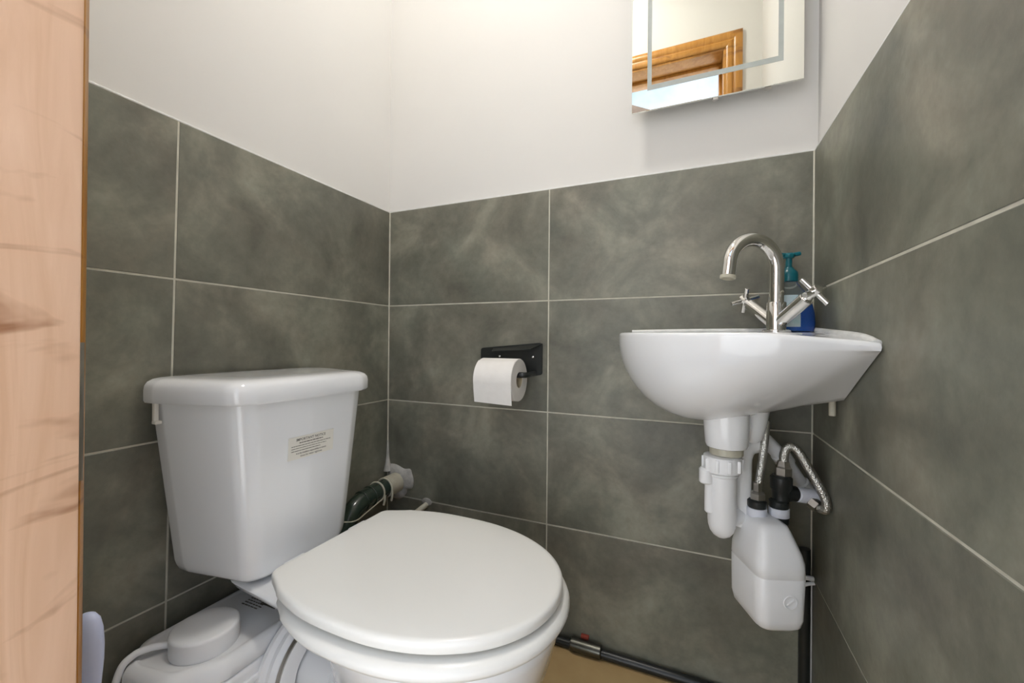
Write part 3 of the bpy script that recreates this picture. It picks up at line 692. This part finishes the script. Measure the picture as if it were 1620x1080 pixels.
add(wp, 'grey_band', cyl(w2+dv*.024, w2+dv*.030, .0162, 24, .001), 'greyplastic')

# ------------------------------------------------------------------ water heater under the basin
he = thing('water_heater', (1.03, -.15, .28), 'small white plastic water heater tank hanging under the basin', 'water heater')
hx = Vector((.93, .37, 0)).normalized(); hy = Vector((-hx.y, hx.x, 0)); HO = Vector((1.019, -.165, 0))
def hrow(z, w_, d_, sx_=0, sy_=0, rd=.02):
    pts = [(-w_, -d_), (w_, -d_), (w_, d_), (-w_, d_)]
    return [HO + hx*(q.x+sx_) + hy*(q.y+sy_) + Zu*z for q in round_poly([Vector((a, b, 0)) for a, b in pts], rd, 6)]
hr = [hrow(.288, .020, .034), hrow(.289, .031, .045), hrow(.296, .038, .052), hrow(.310, .041, .055), hrow(.38, .0425, .056, .001), hrow(.381, .0418, .0553, .001), hrow(.383, .0418, .0553, .001), hrow(.384, .0425, .056, .001), hrow(.405, .042, .055, .001),
      hrow(.420, .039, .052, .001), hrow(.440, .033, .046, 0, .002, .018), hrow(.455, .028, .040, 0, .003, .016), hrow(.463, .024, .036, 0, .003, .014), hrow(.467, .014, .026, 0, .003, .01)]
add(he, 'tank', rings(hr), 'plastic', True, 50)
lg = HO + hx*.010 - hy*.0566 + Zu*.345
add(he, 'moulded_mark', join(torus(lg, hy, .011, .0010, 24, 6), cyl(lg-hx*.006-Zu*.004, lg+hx*.006+Zu*.004, .0010, 8)), 'plastic', True, 50)
for c in (Vector((1.006, -.152, 0)), Vector((1.044, -.136, 0))):
    cn = add(he, 'connector', lathe(c, Zu, [(.0165, .452), (.0165, .462), (.0155, .464), (.0155, .480), (.0165, .482), (.0165, .492), (.013, .495)], 28), 'black', True, 40)
    add(cn, 'white_band', lathe(c, Zu, [(.0150, .4635), (.0172, .4640), (.0172, .4795), (.0150, .480)], 28), 'band', True, 40)
# valve tee on the second connector
vt = thing('valve_tee', (1.048, -.134, .49), 'black plastic valve tee standing on the water heater', 'valve')
V0 = Vector((1.048, -.132, 0))
add(vt, 'body', join(lathe(V0, Zu, [(.012, .490), (.0155, .494), (.0155, .512), (.0185, .516), (.0185, .536), (.015, .540)], 24), cyl(V0+Zu*.508, V0+Zu*.508+Vector((.026, .012, -.004)), .0145, 20, .002)), 'black', True, 40)
add(vt, 'brass_nut', lathe(V0+Vector((.004, .003, 0)), Zu, [(.0125, .538), (.0145, .540), (.0145, .554), (.012, .557), (.0095, .566)], 6), 'steel', False)
add(vt, 'side_cap', cyl(V0+Zu*.5075+Vector((.024, .011, -.004)), V0+Zu*.503+Vector((.066, .033, -.006)), .0138, 22, .004), 'band')
# braided hoses
h1 = thing('braided_hose', (1.012, -.150, .49), 'straight braided steel hose rising from the heater to the basin', 'hose', 'braided hoses under the basin')
add(h1, 'hose', tube([(1.008, -.150, .515), (1.012, -.146, .545), (1.019, -.136, .590), (1.024, -.128, .640)], .0068, 14, 8), 'braid')
add(h1, 'end_nut', lathe((1.007, -.151, .492), Zu, [(.012, 0), (.0135, .002), (.0135, .014), (.0105, .016), (.0078, .018), (.0078, .034)], 6), 'steel', False)
h2 = thing('braided_hose', (1.06, -.12, .56), 'bent braided steel hose looping from the valve tee down to the right wall', 'hose', 'braided hoses under the basin')
add(h2, 'hose', tube([(1.052, -.129, .560), (1.053, -.129, .578), (1.058, -.129, .592), (1.066, -.128, .594), (1.076, -.130, .586), (1.092, -.134, .556), (1.108, -.138, .524), (1.1165, -.139, .502), (1.1165, -.137, .487), (1.109, -.128, .485)], .0078, 14, 8), 'braid')
add(h2, 'end_fitting', join(lathe((1.108, -.126, .486), Vector((-.5, .45, .3)), [(.010, 0), (.0115, .001), (.0115, .014), (.009, .016)], 6), cyl((1.108, -.126, .486), (1.126, -.110, .484), .0065, 14)), 'steel', False)
